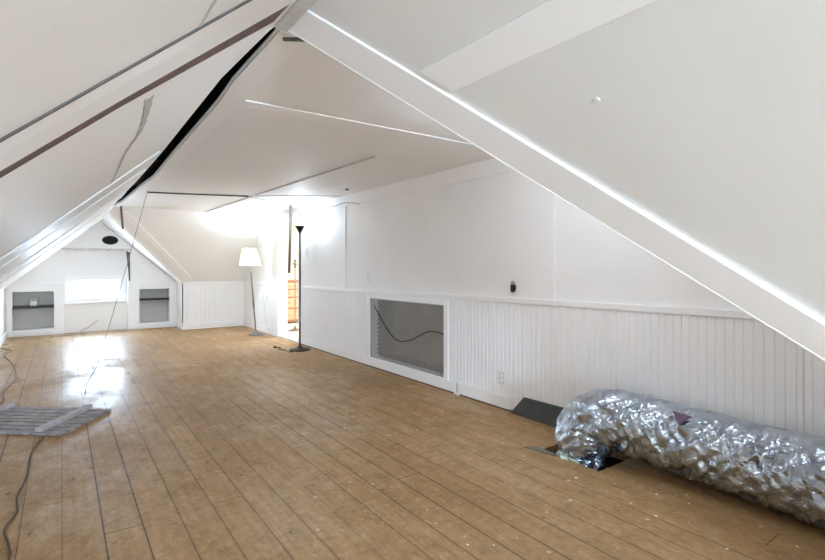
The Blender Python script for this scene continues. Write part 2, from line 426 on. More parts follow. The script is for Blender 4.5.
# gable wall with two shelf niches and a recessed centre bay
cx0, cx1, cz1 = .05, 1.12, 1.64
nl = (-.73, -.11, .12, .835); nr = (1.33, 1.90, .12, .835)
D = .3
w = MB()
def holed(w, x0, x1, z0, z1, n, y0, y1):
    a, b, c_, d = n
    w.box(x0, a, y0, y1, z0, z1); w.box(b, x1, y0, y1, z0, z1); w.box(a, b, y0, y1, z0, c_); w.box(a, b, y0, y1, d, z1)
holed(w, -1.0, cx0, 0, 2.5, nl, YG, YG+.12)
holed(w, cx1, 2.2, 0, 2.5, nr, YG, YG+.12)
w.box(cx0, cx1, YG, YG+.12, cz1, 2.5)
w.build('wall_gable', M['wall'], kind=S)
wx0, wx1, wz0, wz1 = .17, .975, .675, 1.045
w = MB(); holed(w, cx0-.05, cx1+.05, 0, cz1+.05, (wx0, wx1, wz0, wz1), YG+.12, YG+.18)
w.build('wall_gable_recess', M['wall'], kind=S)
for n in (nl, nr):
    a, b, c_, d = n; y0, y1 = YG+.12, YG+D
    w = MB(); w.box(a-.02, a, y0, y1, c_-.02, d+.02); w.box(b, b+.02, y0, y1, c_-.02, d+.02); w.box(a, b, y0, y1, c_-.02, c_); w.box(a, b, y0, y1, d, d+.02)
    w.box(a-.02, b+.02, y1, y1+.02, c_-.02, d+.02)
    w.build('wall_niche', M['niche'], kind=S)
    # face frame of the niche
    t = .018
    w = MB(); X0, X1 = (XL+.02, cx0) if a < 0 else (cx1, 2.03)
    w.box(X0, a, YG-t, YG, .03, .97); w.box(b, X1, YG-t, YG, .03, .97); w.box(a, b, YG-t, YG, .03, c_); w.box(a, b, YG-t, YG, d, .97)
    w.build('trim_11', M['trim'], kind=S, bevel=.003)
    MB().box(X0, X1, YG-t-.012, YG, .965, .985).build('trim_12', M['trim'], kind=S, bevel=.002)
# recess edges
m = MB(); m.box(cx0-.05, cx0, YG-.02, YG, .985, cz1); m.box(cx1, cx1+.05, YG-.02, YG, .985, cz1)
m.build('trim_13', M['trim'], kind=S, bevel=.002)
# ragged plaster lip above the recess
m = MB(); pts = []
xs = [cx0-.05 + i*.03 for i in range(40)]
top = [(x, YG-.012, cz1+.035+random.uniform(-.004, .004)) for x in xs]; bot = [(x, YG-.012, cz1+random.uniform(-.012, .014)) for x in xs]
m.slab(top + bot[::-1], (0, .012, 0)); m.build('trim_14', M['line'], kind=S)
# dark strip painted in for the shadowed gap at the recess's right edge
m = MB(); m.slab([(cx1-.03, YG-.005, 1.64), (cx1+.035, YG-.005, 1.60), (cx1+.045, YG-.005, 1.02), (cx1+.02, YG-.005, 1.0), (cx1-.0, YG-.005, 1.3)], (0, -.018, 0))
m.build('gap_shadow_strip', M['darkgrey'], kind=S)
# window
def rrect(x0, x1, z0, z1, r, n=6):
    p = []
    for cx, cz, a0 in ((x1-r, z1-r, 0), (x0+r, z1-r, PI/2), (x0+r, z0+r, PI), (x1-r, z0+r, 1.5*PI)):
        for k in range(n+1): p.append((cx+r*math.cos(a0+PI/2*k/n), cz+r*math.sin(a0+PI/2*k/n)))
    return p
def ring(x0, x1, z0, z1, ix0, ix1, iz0, iz1, r, y0, y1):
    m = MB(); a = rrect(ix0, ix1, iz0, iz1, r); b = rrect(x0, x1, z0, z1, .004); n = len(a)
    for y in (y0, y1):
        for q in a: m.v.append((q[0], y, q[1]))
        for q in b: m.v.append((q[0], y, q[1]))
    for i in range(n):
        j = (i+1) % n
        m.f += [(i, j, n+j, n+i), (2*n+i, 3*n+i, 3*n+j, 2*n+j), (i, 2*n+i, 2*n+j, j), (n+i, n+j, 3*n+j, 3*n+i)]
    return m
win = ring(.07, 1.08, .60, 1.12, wx0, wx1, wz0, wz1, .05, YG+.085, YG+.12).build('window_1', M['trim'], kind=S)
ring(wx0-.02, wx1+.02, wz0-.02, wz1+.02, wx0+.02, wx1-.02, wz0+.02, wz1-.02, .06, YG+.13, YG+.16).build('window_sash', M['trim'], parent=win)
MB().box(wx0-.01, wx1+.01, YG+.165, YG+.17, wz0-.01, wz1+.01).build('window_glass', M['glass'], parent=win)
MB().box(.05, 1.10, YG+.06, YG+.12, .575, .60).build('window_sill', M['trim'], parent=win, bevel=.003)
bw = MB(); bw.box(bx0-.06, bx0, YB, YB+.02, bz0-.06, bz1+.06); bw.box(bx1, bx1+.06, YB, YB+.02, bz0-.06, bz1+.06); bw.box(bx0, bx1, YB, YB+.02, bz0-.06, bz0); bw.box(bx0, bx1, YB, YB+.02, bz1, bz1+.06)
bw.build('added_back_window', M['trim'], kind=S)  # frame of the added window behind the camera

# ------------------------------------------------------------------ rafter boards and battens on the slopes
nl_ = Vector((-TL, 0, 1)).normalized() * -1      # points down into the room from the left slope
nr_ = Vector((TR, 0, 1)).normalized() * -1
def lp(x, y): return Vector((x, y, zl(x)))
def rp(x, y): return Vector((x, y, zr(x)))
def onslope(pts, fn, nrm, d, name, mat, lift=0):
    m = MB(); P = [fn(*p) + nrm*lift for p in pts]; m.slab(P, nrm*d); return m.build(name, mat, kind=S, bevel=.002)
# near left rafter: white board, then raw wood strip beyond
onslope([(-.82, 1.315), (.70, 1.315), (.71, 1.44), (-.82, 1.42)], lp, nl_, .002, 'trim_16', M['trim'])
onslope([(-.82, 1.42), (.71, 1.44), (.66, 1.66), (.14, 1.60), (-.82, 1.57)], lp, nl_, .002, 'trim_18', M['slope'])
onslope([(-.82, 1.57), (.14, 1.60), (.66, 1.66), (.65, 1.80), (.14, 1.68), (-.82, 1.645)], lp, nl_, .003, 'trim_17', M['rawwood'])
onslope([(-.82, 1.295), (.70, 1.295), (.70, 1.312), (-.82, 1.312)], lp, nl_, .0045, 'shadow_and_seam_line', M['darkgrey'])  # dark strip drawn as the gap shadow along the board's near edge
# further rafters on the left slope
for y0, y1, d in ((4.30, 4.95, .010), (5.15, 6.3, .012), (6.75, 7.4, .016), (8.2, 9.3, .012)):
    onslope([(-.82, y0), (.62, y0-.1), (.62, y1-.1), (-.82, y1)], lp, nl_, d, 'trim_19', M['trim'])
# valley board near right
vd = Vector((xk-RX, YK-.02-YV, 0)).normalized()
def vpt(t, off): # point on near right slope, along the valley, horizontally offset towards the photographer
    n = Vector((vd.y, -vd.x, 0)); 
    if n.y > 0: n = -n
    p = Vector((RX, YV, 0)) + vd*t + n*off
    return (p.x, p.y)
L = (Vector((xk, YK-.02, 0)) - Vector((RX, YV, 0))).length
onslope([vpt(-.0, 0), vpt(L, 0), vpt(L+.1, .135), vpt(.12, .135)], rp, nr_, .022, 'trim_20', M['trim'])
m = MB(); a = Vector((*vpt(.02, .006), 0)); b = Vector((*vpt(L, .006), 0)); a.z = zr(a.x)-.0245; b.z = zr(b.x)-.0245
m.tube([a, b], .0055, 8); m.build('trim_21', M['trim'], kind=S)
# lengthwise batten on the near right slope
onslope([(1.075, YB), (1.165, YB), (1.165, 1.34), (1.075, 1.43)], rp, nr_, .02, 'trim_22', M['trim'], lift=0)
# ridge strip near
m = MB(); m.box(RX-.055, RX-.005, YB, 1.9, ZC-.062, ZC+.0); m.build('trim_23', M['line'], kind=S)
# near left seam
onslope([(.278, YB), (.286, YB), (.286, 1.29), (.278, 1.29)], lp, nl_, .003, 'shadow_and_seam_line', M['line'])
# ridge board right of the gap
RB = [(.756, 2.0), (.758, 2.7), (.785, 3.1), (.81, 4.6), (.845, 6.1), (.81, 6.9), (.77, 8.6), (.71, 9.4)]
m = MB(); m.slab([(x, y, ZC) for x, y in RB] + [(.86, 9.4, ZC), (.92, 6.4, ZC), (.905, 3.1, ZC), (.875, 2.05, ZC)], (0, 0, -.014)); m.build('trim_25', M['trim'], kind=S)
m = MB(); m.slab([(.862, 2.11, ZC-.0005), (.872, 2.11, ZC-.0005), (.912, 3.05, ZC-.0005), (.906, 3.05, ZC-.0005)], (0, 0, -.004)); m.build('trim_26', M['line'], kind=S)
# cross board on the flat ceiling
m = MB(); m.slab([(.9, 2.99, ZC), (XW-.018, 2.95, ZC), (XW-.018, 3.06, ZC), (.9, 3.13, ZC)], (0, 0, -.008)); m.build('trim_27', M['trim'], kind=S, bevel=.002)
# edge between flat ceiling and far slope
MB().box(.9, XW-.02, YF-.02, YF+.02, ZC-.01, ZC).build('trim_28', M['trim'], kind=S)
# far valley boards on alcove slope
def ap(x, y): return Vector((x, y, za(x)))
na = Vector((.89, 0, 1)).normalized() * -1
def al(x): return 9.66 + (x-.66)*.905
onslope([(.70, al(.70)), (2.03, al(2.03)), (2.03, al(2.03)+.16), (.70, al(.70)+.16)], ap, na, .03, 'trim_29', M['trim'])
fp = lambda x, y: Vector((x, y, zf(y))); nf = Vector((0, TF, 1)).normalized() * -1
onslope([(.80, 9.62), (2.05, 10.80), (2.18, 10.80), (.93, 9.62)], fp, nf, .02, 'trim_30', M['trim'])
onslope([(.69, 11.56), (2.03, 11.56), (2.03, 11.6), (.69, 11.6)], ap, na, .015, 'trim_31', M['line'])

# ------------------------------------------------------------------ adjoining room seen through the door
w = MB(); w.box(XW+.14, 7.0, 6.2, 13.1, -.05, 0); w.build('floor', M['cream'], kind=S)
MB().box(XW, 7.0, 6.2, 13.1, 2.42, 2.5).build('ceiling', M['cream'], kind=S)
MB().box(XW+.12, 7.0, 13.0, 13.1, 0, 2.42).build('wall_next_room_far', M['cream'], kind=S)
MB().box(6.9, 7.0, 6.2, 13.0, 0, 2.42).build('wall_next_room_side', M['cream'], kind=S)
MB().box(XW+.12, 7.0, 6.2, 6.3, 0, 2.42).build('wall_next_room_near', M['cream'], kind=S)
MB().box(XW+.0, XW+.12, 11.05, 13.1, 0, 2.42).build('wall_next_room_left', M['cream'], kind=S)

# ------------------------------------------------------------------ THINGS
# --- foil duct
duct = thing('flexible_duct', (3.0, 1.3, 0), 'crumpled silver foil duct rising from a floor hole and lying along the beadboard wall', 'duct')
path = catmull([(2.945, 2.02, -.36), (2.945, 2.03, -.12), (2.95, 2.035, .05), (2.955, 2.00, .17), (2.99, 1.87, .262), (3.045, 1.66, .272), (3.075, 1.45, .247), (3.085, 1.2, .232), (3.085, .95, .230), (3.085, .70, .228), (3.085, .535, .228)], 14)
m = MB(); n = 96; R = .208
ref = Vector((1, 0, 0)); P = path; acc = 0
fine = []
for i in range(len(P)-1):
    k = max(1, int((P[i+1]-P[i]).length/.008))
    for j in range(k): fine.append(P[i].lerp(P[i+1], j/k))
fine.append(P[-1]); P = fine
for i, p in enumerate(P):
    d = (P[min(i+2, len(P)-1)] - P[max(i-2, 0)]).normalized()
    if i: acc += (p-P[i-1]).length
    sx = Vector((1, 0, 0)); sx = (sx - d*sx.dot(d)).normalized(); up = sx.cross(d).normalized()
    if d.y < 0 and up.z < 0: up = -up
    bend = max(0, 1-abs(acc-.50)/.42)
    Rl = R*(.80 + .20*min(1, max(0, (p.z+.02)/.12))) if i < len(P)//2 else R
    for k in range(n):
        t = 2*PI*k/n; q = sx*math.cos(t) + up*math.sin(t)
        base = p + q*R
        front = max(0.0, min(1.0, .25 - q.x*.75 - q.z*.35)) if d.y < -.5 else .8
        front = max(front, bend)
        inner = max(0, -q.dot(Vector((0, .6, .8))))*bend
        big = noise.noise(base*3.2+Vector((3,1,0)))*.016
        # slanting pull wrinkles that run around the tube, plus crossing facets
        w1 = 1-2*abs(noise.noise(Vector((t*.9, acc*9 + t*1.6, 1.3))))
        w2 = 1-2*abs(noise.noise(Vector((t*1.6+5, acc*13 - t*1.5, 4.1))))
        w3 = 1-2*abs(noise.noise(base*13+Vector((0, 7, 2))))
        cr = noise.noise(Vector((t*3, acc*12, 2)))
        band = -.006*math.exp(-(((acc-.98)/.012)**2)) - .006*math.exp(-(((acc-1.42)/.012)**2))
        dr = big + band + front*(.026*(w1-.7) + .018*(w2-.7) + .005*(w3-.6)) + bend*.014*(w1-.7) + (1-front)*.005*(w1-.7) - inner*.02
        low = max(0, -q.z)
        pt = p + q*(Rl+dr)
        if d.y < -.5: pt.z = max(pt.z, .008+.004*cr)
        pt.x = min(pt.x, XW-.014)
        m.v.append(tuple(pt))
for i in range(len(P)-1):
    for k in range(n):
        k2 = (k+1) % n; m.f.append((i*n+k, i*n+k2, (i+1)*n+k2, (i+1)*n+k))
body = m.build('foil_jacket', M['foil'], parent=duct); 
for p_ in body.data.polygons: p_.use_smooth = True
# seam tapes and printed patch hugging the foil
def on_duct(y, ang, out=.004, cz=.231, cx=3.085):
    return Vector((cx - math.cos(ang)*(R+out), y, cz + math.sin(ang)*(R+out)))
def duct_patch(poly, mat, name, label=None):
    m = MB(); m.slab([on_duct(y, a, .030) for y, a in poly], (-.003, 0, .003)); return m.build(name, mat, parent=duct, label=label)
duct_patch([(1.44, 1.05), (1.32, 1.0), (1.375, .70)], M['label'], 'printed_patch', 'small purple printed triangle on the foil')

# --- insulation scrap in the hole, dark leaning board
m = MB()
bmi = bmesh.new(); bmesh.ops.create_icosphere(bmi, subdivisions=4, radius=1)
for vv in bmi.verts:
    k = 1 + .45*noise.noise(vv.co*2.3) + .2*noise.noise(vv.co*7)
    vv.co = Vector((vv.co.x*.05*k, vv.co.y*.085*k, vv.co.z*.035*k)) + Vector((2.80, 2.06, -.004))
me = bpy.data.meshes.new('insulation_scrap'); bmi.to_mesh(me); bmi.free(); me.materials.append(M['ins'])
o = bpy.data.objects.new('insulation_scrap', me); C.objects.link(o)
tag(o, 'pale tuft of insulation stuffed in the floor hole at the duct mouth', 'insulation')
m = MB(); m.slab([(2.70, 2.36, .002), (2.74, 2.12, .002), (2.775, 2.13, .002), (2.775, 2.30, .002)], (0, 0, .006))
tag(m.build('metal_flange', M['steel']), 'thin grey metal flap on the floor at the corner of the duct hole', 'flap')
m = MB(); m.slab([(3.235, 2.98, .003), (3.282, 2.87, .155), (3.282, 2.02, .165), (3.235, 2.02, .003)], (.004, 0, .006))
tag(m.build('leaning_board', M['board'], bevel=.002), 'dark grey flat board leaning on the beadboard wall beside the duct', 'board')

# --- wire mesh return-air grille
gr = thing('wall_grille', (XW, (gy0+gy1)/2, gz0), 'large rectangular opening in the white wall covered with wire mesh', 'grille')
m = MB(); bxx = XW+.34
m.box(bxx, bxx+.02, gy0-.02, gy1+.02, gz0-.02, gz1+.02)
m.build('back_board', M['recess'], parent=gr)
m = MB(); m.box(XW+.12, bxx, gy1, gy1+.02, gz0-.02, gz1+.02); m.box(XW+.12, bxx, gy0-.02, gy0, gz0-.02, gz1+.02); m.box(XW+.12, bxx, gy0, gy1, gz1, gz1+.02); m.box(XW+.12, bxx, gy0, gy1, gz0-.02, gz0)
for k in range(14):
    z = gz0+.02+k*.055; m.box(XW+.10, bxx, gy1-.014, gy1-.001, z, z+.034)
m.build('recess_lining', M['recess_dark'], parent=gr)
m = MB(); sp = .045; hgt = gz1-gz0; wdt = gy1-gy0; rr = .0075
k = -hgt
while k < wdt+hgt:
    for sg in (1, -1):
        y0_, z0_ = (gy0+k, gz0) if sg == 1 else (gy0+k+hgt, gz0)
        # line y = y0_ + sg*s, z = gz0 + s ; clip to opening
        s0, s1 = 0, hgt
        if sg == 1: s0 = max(s0, gy0-y0_); s1 = min(s1, gy1-y0_)
        else: s0 = max(s0, y0_-gy1); s1 = min(s1, y0_-gy0)
        if s1-s0 > .01:
            xx = XW-.006 + (.004 if sg == 1 else 0)
            m.bar((xx, y0_+sg*s0, gz0+s0), (xx, y0_+sg*s1, gz0+s1), rr, .002, up=(1, 0, 0))
    k += sp
m.build('wire_mesh', M['mesh'], parent=gr)
m = MB(); t = .012
m.box(XW-.010, XW+.0, gy0, gy1, gz1-t, gz1); m.box(XW-.010, XW, gy0, gy1, gz0, gz0+t); m.box(XW-.010, XW, gy0, gy0+t, gz0, gz1); m.box(XW-.010, XW, gy1-t, gy1, gz0, gz1)
m.build('mesh_frame', M['mesh'], parent=gr)
cp = catmull([(XW-.014, 5.38, .80), (XW-.018, 5.30, .73), (XW-.018, 5.05, .52), (XW-.018, 4.82, .415), (XW-.018, 4.55, .46), (XW-.018, 4.25, .58), (XW-.018, 4.08, .60), (XW-.014, 3.98, .585)], 8)
tag(MB().tube(cp, .0065, 8).build('electric_cable', M['bronze'], smooth=True), 'dark cable sagging in a wave across the wire mesh of the wall opening', 'cable')

# --- torchiere
tx, ty = 3.03, 7.185
t_ = thing('torchiere_lamp', (tx, ty, 0), 'tall slim dark metal torchiere floor lamp in front of the doorway', 'lamp')
MB().lathe(tx, ty, [(.165, 0), (.17, .012), (.15, .026), (.06, .04), (.025, .06), (.016, .075)]).build('base', M['bronze'], parent=t_, smooth=True)
MB().lathe(tx, ty, [(.0125, .07), (.0125, 1.82), (.018, 1.83), (.018, 1.85)], 16).build('pole', M['bronze'], parent=t_, smooth=True)
MB().lathe(tx, ty, [(.018, 1.84), (.03, 1.86), (.05, 1.895), (.078, 1.94), (.075, 1.94), (.045, 1.898), (.02, 1.87)], 32, caps=False).build('uplight_bowl', M['bronze'], parent=t_, smooth=True)
MB().lathe(tx, ty, [(.006, 1.86), (.02, 1.885), (.026, 1.905), (.015, 1.925), (.004, 1.93)], 16).build('bulb', M['bulb'], parent=t_, smooth=True)
cc = catmull([(2.90, 7.12, .014), (2.86, 7.05, .008), (2.80, 7.12, .007), (2.84, 7.26, .007), (2.78, 7.40, .007), (2.86, 7.56, .007), (2.80, 7.60, .007)], 8)
MB().tube(cc, .0055, 6).build('power_cord', M['cord_brown'], parent=t_, smooth=True)
m = MB(); m.box(2.765, 2.80, 7.585, 7.635, .002, .028); m.build('plug', M['bronze'], parent=t_, bevel=.004)

# --- white shade lamp (leans to the left)
lx, ly = 3.02, 9.26
l_ = thing('floor_lamp', (lx, ly, 0), 'lit floor lamp with white pleated shade and leaning metal pole in the far right corner', 'lamp')
MB().lathe(lx, ly, [(.145, 0), (.148, .012), (.13, .025), (.11, .03), (.05, .045), (.03, .075), (.02, .085)]).build('base', M['steel'], parent=l_, smooth=True)
tilt = Vector((-.115, .05, 0))            # lean over 1.6 m
def lean(z): return Vector((lx, ly, z)) + tilt*(z/1.6)
MB().tube([lean(.06), lean(.5), lean(.52), lean(1.30), lean(1.36)], .013, 14, rs=[.013, .012, .018, .012, .022]).build('pole', M['steel'], parent=l_, smooth=True)
sh = MB(); nn = 48
def shring(r, z, th=0):
    out = []
    for k in range(nn):
        a = 2*PI*k/nn; rr_ = r*(1+.012*(-1)**k); ce = lean(z); out.append((ce.x+rr_*math.cos(a), ce.y+rr_*math.sin(a), z))
    return out
for r, z in ((.205, 1.325), (.165, 1.49), (.122, 1.655)): sh.v += shring(r, z)
for r, z in ((.119, 1.655), (.162, 1.49), (.202, 1.325)): sh.v += shring(r, z)
for i in range(5):
    for k in range(nn):
        k2 = (k+1) % nn; sh.f.append((i*nn+k, i*nn+k2, (i+1)*nn+k2, (i+1)*nn+k))
for k in range(nn):
    k2 = (k+1) % nn; sh.f.append((5*nn+k, 5*nn+k2, k2, k))
sd = sh.build('lamp_shade', M['shade'], parent=l_)
ce = lean(1.655)
m = MB(); m.tube([lean(1.36), lean(1.42)], .02, 12); m.build('bulb_socket', M['brass'], parent=l_)
m = MB()
for a in (0, 2*PI/3, 4*PI/3): m.bar(ce, ce + Vector((math.cos(a)*.12, math.sin(a)*.12, 0)), .004, .004)
m.tube([ce-Vector((0,0,.03)), ce+Vector((0,0,.03))], .007, 8); m.build('shade_spider', M['brass'], parent=l_)
b0 = lean(1.47); MB().lathe(b0.x, b0.y, [(.008, -.05), (.02, -.02), (.03, .01), (.02, .04), (.005, .05)], 16, z=b0.z).build('bulb', M['bulb'], parent=l_, smooth=True)
cc = catmull([(3.10, 9.14, .02), (3.20, 9.1, .006), (3.262, 9.25, .02), (3.27, 9.42, .20), (3.272, 9.52, .45), (3.275, 9.55, .62)], 8)
MB().tube(cc, .004, 6).build('power_cord', M['cord_white'], parent=l_, smooth=True)

# --- third lamp beyond the door
bx, by = 3.86, 9.40
b_ = thing('floor_lamp', (bx, by, 0), 'bronze floor lamp standing in the bright room beyond the doorway', 'lamp')
MB().lathe(bx, by, [(.15, 0), (.155, .012), (.11, .03), (.04, .05), (.03, .09), (.016, .11)]).build('base', M['brass'], parent=b_, smooth=True)
MB().lathe(bx, by, [(.013, .1), (.013, .9), (.024, .92), (.013, .95), (.013, 1.28), (.03, 1.30), (.018, 1.34)], 16).build('pole', M['brass'], parent=b_, smooth=True)
MB().lathe(bx, by, [(.02, 1.33), (.05, 1.36), (.02, 1.40), (.03, 1.44), (.012, 1.46)], 16).build('bulb_socket', M['brass'], parent=b_, smooth=True)

# --- dresser in next room
dr = thing('dresser', (4.35, 10.85, 0), 'light brown wooden chest of drawers in the room beyond the doorway', 'dresser')
MB().box(3.95, 4.95, 10.6, 11.1, .06, .97).build('cabinet', M['dresser'], parent=dr, bevel=.006)
MB().box(3.92, 4.98, 10.57, 11.12, .97, 1.0).build('top', M['dresser'], parent=dr, bevel=.006)
for x in (4.0, 4.9):
    for y in (10.65, 11.05): MB().box(x-.03, x+.03, y-.03, y+.03, 0, .06).build('foot', M['dresser'], parent=dr)
for z0, z1 in ((.80, .94), (.62, .77), (.37, .59), (.10, .34)):
    d = MB().box(3.98, 4.92, 10.58, 10.60, z0, z1).build('drawer', M['dresser_pale'], parent=dr, bevel=.003)
    for x in (4.2, 4.7): MB().lathe(x, 10.57, [(.008, -.012), (.014, 0), (.008, .012)], 12, z=(z0+z1)/2).build('knob', M['brass'], parent=d, smooth=True)

# --- weathered slatted board on the floor
A = Vector((0, 4.591, 0)); e1 = Vector((.375, .575, 0)).normalized(); e2 = Vector((-e1.y, e1.x, 0)); e2 = Vector((-.76, .65, 0)).normalized()
sl = thing('slatted_panel', (-.3, 5.4, 0), 'weathered grey slatted wooden panel lying flat on the floor at left', 'panel')
def sp_(a, b, z): return A + e1*a + e2*b + Vector((0, 0, z))
SW, SL = .69, 1.25; ns = 8
for i in range(ns):
    a0 = SW*i/ns; a1 = a0 + SW/ns - .024
    lo = -.01*random.random(); m = MB(); zz = .020 + random.uniform(-.002, .002)
    m.quadbox([sp_(a0, lo, .003), sp_(a1, lo, .003), sp_(a1, SL, .003), sp_(a0, SL, .003), sp_(a0, lo, zz), sp_(a1, lo, zz), sp_(a1, SL, zz), sp_(a0, SL, zz)])
    m.build('slat', M['weathered'], parent=sl, bevel=.002)
m = MB(); m.quadbox([sp_(.01, .02, .002), sp_(SW-.03, .02, .002), sp_(SW-.03, SL-.02, .002), sp_(.01, SL-.02, .002), sp_(.01, .02, .010), sp_(SW-.03, .02, .010), sp_(SW-.03, SL-.02, .010), sp_(.01, SL-.02, .010)])
m.build('gap_shade_sheet', M['slat_gap_shade'], parent=sl)  # dark sheet added under the slats to shade their gaps
for b0 in (.20, .95):
    m = MB(); m.bar(sp_(.02, b0, .039), sp_(SW-.03, b0, .039), .055, .036); m.build('cross_batten', M['batten_grey'], parent=sl, bevel=.003)

# --- long cord hanging from the ceiling and trailing over the floor
pts = [(.93, 7.26, 2.315)]
hang = Vector((.93, 7.26, 2.32)); land = Vector((.40, 7.75, .006))
for k in range(1, 8):
    t = k/8; q = hang.lerp(land, t); q.z -= .04*math.sin(PI*t); pts.append(tuple(q))
pts += [(.40, 7.75, .012), (.36, 7.40, .006), (.30, 7.0, .006), (.23, 6.45, .006), (.20, 6.0, .006)]
hang_c = MB().tube(catmull(pts, 6), .0042, 6).build('hanging_wire', M['cord_grey'], smooth=True)
tag(hang_c, 'thin grey wire hanging slanted from the ceiling down to the floor boards', 'wire')
fl = [(-.105, 4.655), (-.113, 4.60), (-.16, 4.35), (-.172, 4.15), (-.168, 3.95), (-.175, 3.75), (-.20, 3.52), (-.188, 3.30), (-.225, 3.12), (-.20, 2.95), (-.185, 2.80), (-.215, 2.62), (-.20, 2.2)]
o = MB().tube(catmull([(x, y, .0065) for x, y in fl], 8), .0052, 6).build('extension_cord', M['cord_brown'], smooth=True)
tag(o, 'brown twisted cord snaking over the boards towards the viewer from the slatted panel', 'cord')
fl = [(-.77, 10.1), (-.62, 9.7), (-.674, 9.24), (-.56, 8.6), (-.495, 8.15), (-.435, 7.5), (-.425, 7.2), (-.47, 6.7), (-.475, 6.4), (-.45, 6.15), (-.47, 5.95)]
o = MB().tube(catmull([(x, y, .006) for x, y in fl], 8), .006, 6).build('extension_cord', M['cord_brown'], smooth=True)
tag(o, 'brown cord curling along the floor by the left wall beyond the slatted panel', 'cord')

# --- ceiling lines (surface cable)
o = MB().tube(catmull([(2.15, 9.5, ZC-.008), (2.2, 7.6, ZC-.008), (2.27, 5.6, ZC-.008), (2.33, 3.8, ZC-.008)], 6), .009, 6).build('ceiling_cable', M['line'], smooth=True)
tag(o, 'pale surface cable running lengthwise along the flat ceiling', 'cable')
o = MB().tube([(.95, 7.42, ZC-.009), (1.6, 7.2, ZC-.009), (2.17, 6.98, ZC-.009)], .011, 6).build('ceiling_conduit', M['darkgrey'], smooth=True)
tag(o, 'grey conduit crossing the ceiling from the ridge to the lengthwise cable', 'conduit')
o = MB().tube(catmull([(2.235, 6.92, ZC-.008), (2.5, 6.7, ZC-.007), (2.9, 6.42, ZC-.007), (3.26, 6.2, ZC-.007)], 5), .0055, 6).build('ceiling_cable', M['line'], smooth=True)
tag(o, 'thin pale cable crossing from the lengthwise ceiling cable to the right wall', 'cable')
o = MB().tube(catmull([(2.24, 7.1, ZC-.008), (2.7, 7.3, ZC-.02), (3.0, 7.55, ZC-.06)], 5), .004, 6).build('ceiling_wire', M['cord_grey'], smooth=True)
tag(o, 'short thin wire drooping from the ceiling to the hanging grey strip by the door', 'wire')
o = MB().tube(catmull([(XW-.025, 8.7, 2.21), (XW-.025, 7.6, 2.205), (XW-.025, 6.5, 2.20), (XW-.025, 6.2, 2.215), (XW-.025, 5.9, 2.185), (XW-.025, 5.75, 2.15)], 6), .005, 6).build('wall_wire', M['cord_grey'], smooth=True)
tag(o, 'thin grey wire pinned high along the wall beside the doorway', 'wire')
o = MB().lathe(3.02, 5.62, [(.022, 0), (.022, .012), (.012, .02)], 12, z=ZC-.02).build('ceiling_hook', M['darkgrey'])
tag(o, 'small dark stub on the flat ceiling near the doorway wall', 'hook')

# --- hanging strips
o = MB().bar((3.06, 7.62, 2.312), (3.03, 7.63, 1.20), .050, .016, up=(.4, -1, 0)).build('hanging_strip', M['darkgrey'], bevel=.002)
tag(o, 'long narrow grey strip hanging from the ceiling in front of the doorway', 'strip')
o = MB().bar((.80, 9.30, 2.31), (.83, 9.32, 1.93), .03, .03, up=(0, 1, 0)).build('hanging_strip', M['darkgrey'], bevel=.002)
tag(o, 'short grey stick hanging from the far end of the ridge gap', 'strip')

# --- oval vent on the gable
vt = thing('gable_vent', (.81, YG, 1.845), 'black oval vent hole high on the far gable wall', 'vent')
def oval(rx, rz, y): return [(.81+rx*math.cos(2*PI*k/40), y, 1.845+rz*math.sin(2*PI*k/40)) for k in range(40)]
m = MB(); m.slab(oval(.125, .075, YG-.006), (0, .006, 0)); m.build('dark_opening', M['void'], parent=vt)
m = MB(); a, b = oval(.14, .09, YG-.012), oval(.122, .072, YG-.012); m.v = a + b + [(x, YG, z) for x, y, z in a] + [(x, YG-.004, z) for x, y, z in b]
for k in range(40):
    j = (k+1) % 40; m.f += [(k, j, 40+j, 40+k), (k, 80+k, 80+j, j), (40+k, 40+j, 120+j, 120+k)]
m.build('rim', M['bronze'], parent=vt)

# --- shelves in niches
o = MB().box(nl[0]-.0, nl[1], YG+.0, YG+D-.005, .515, .56).build('niche_shelf', M['shelf'], bevel=.002)
tag(o, 'dark wooden shelf board in the left wall niche', 'shelf', 'shelves in the gable niches')
o = MB().box(nr[0], nr[1], YG+.02, YG+D-.005, .59, .625).build('niche_shelf', M['shelf'], bevel=.002)
tag(o, 'dark wooden shelf board in the right wall niche', 'shelf', 'shelves in the gable niches')
jb = thing('junction_box', (-.42, YG+.12, .56), 'small white box with a wire loop on the left niche shelf', 'box')
MB().box(-.475, -.365, YG+.08, YG+.16, .56, .66).build('box_body', M['white_plastic'], parent=jb, bevel=.008)
MB().tube(catmull([(-.485, YG+.07, .60), (-.50, YG+.07, .70), (-.48, YG+.07, .73), (-.36, YG+.07, .73), (-.34, YG+.07, .70), (-.355, YG+.07, .60)], 5), .005, 6).build('wire_loop', M['cord_grey'], parent=jb, smooth=True)
o = MB().tube(catmull([(.30, YG-.03, .03), (.45, YG+.05, .10), (.60, YG+.10, .22)], 6), .005, 6).build('loose_wire', M['cord_grey'], smooth=True)
tag(o, 'short loose wire under the window on the recessed gable panel', 'wire')

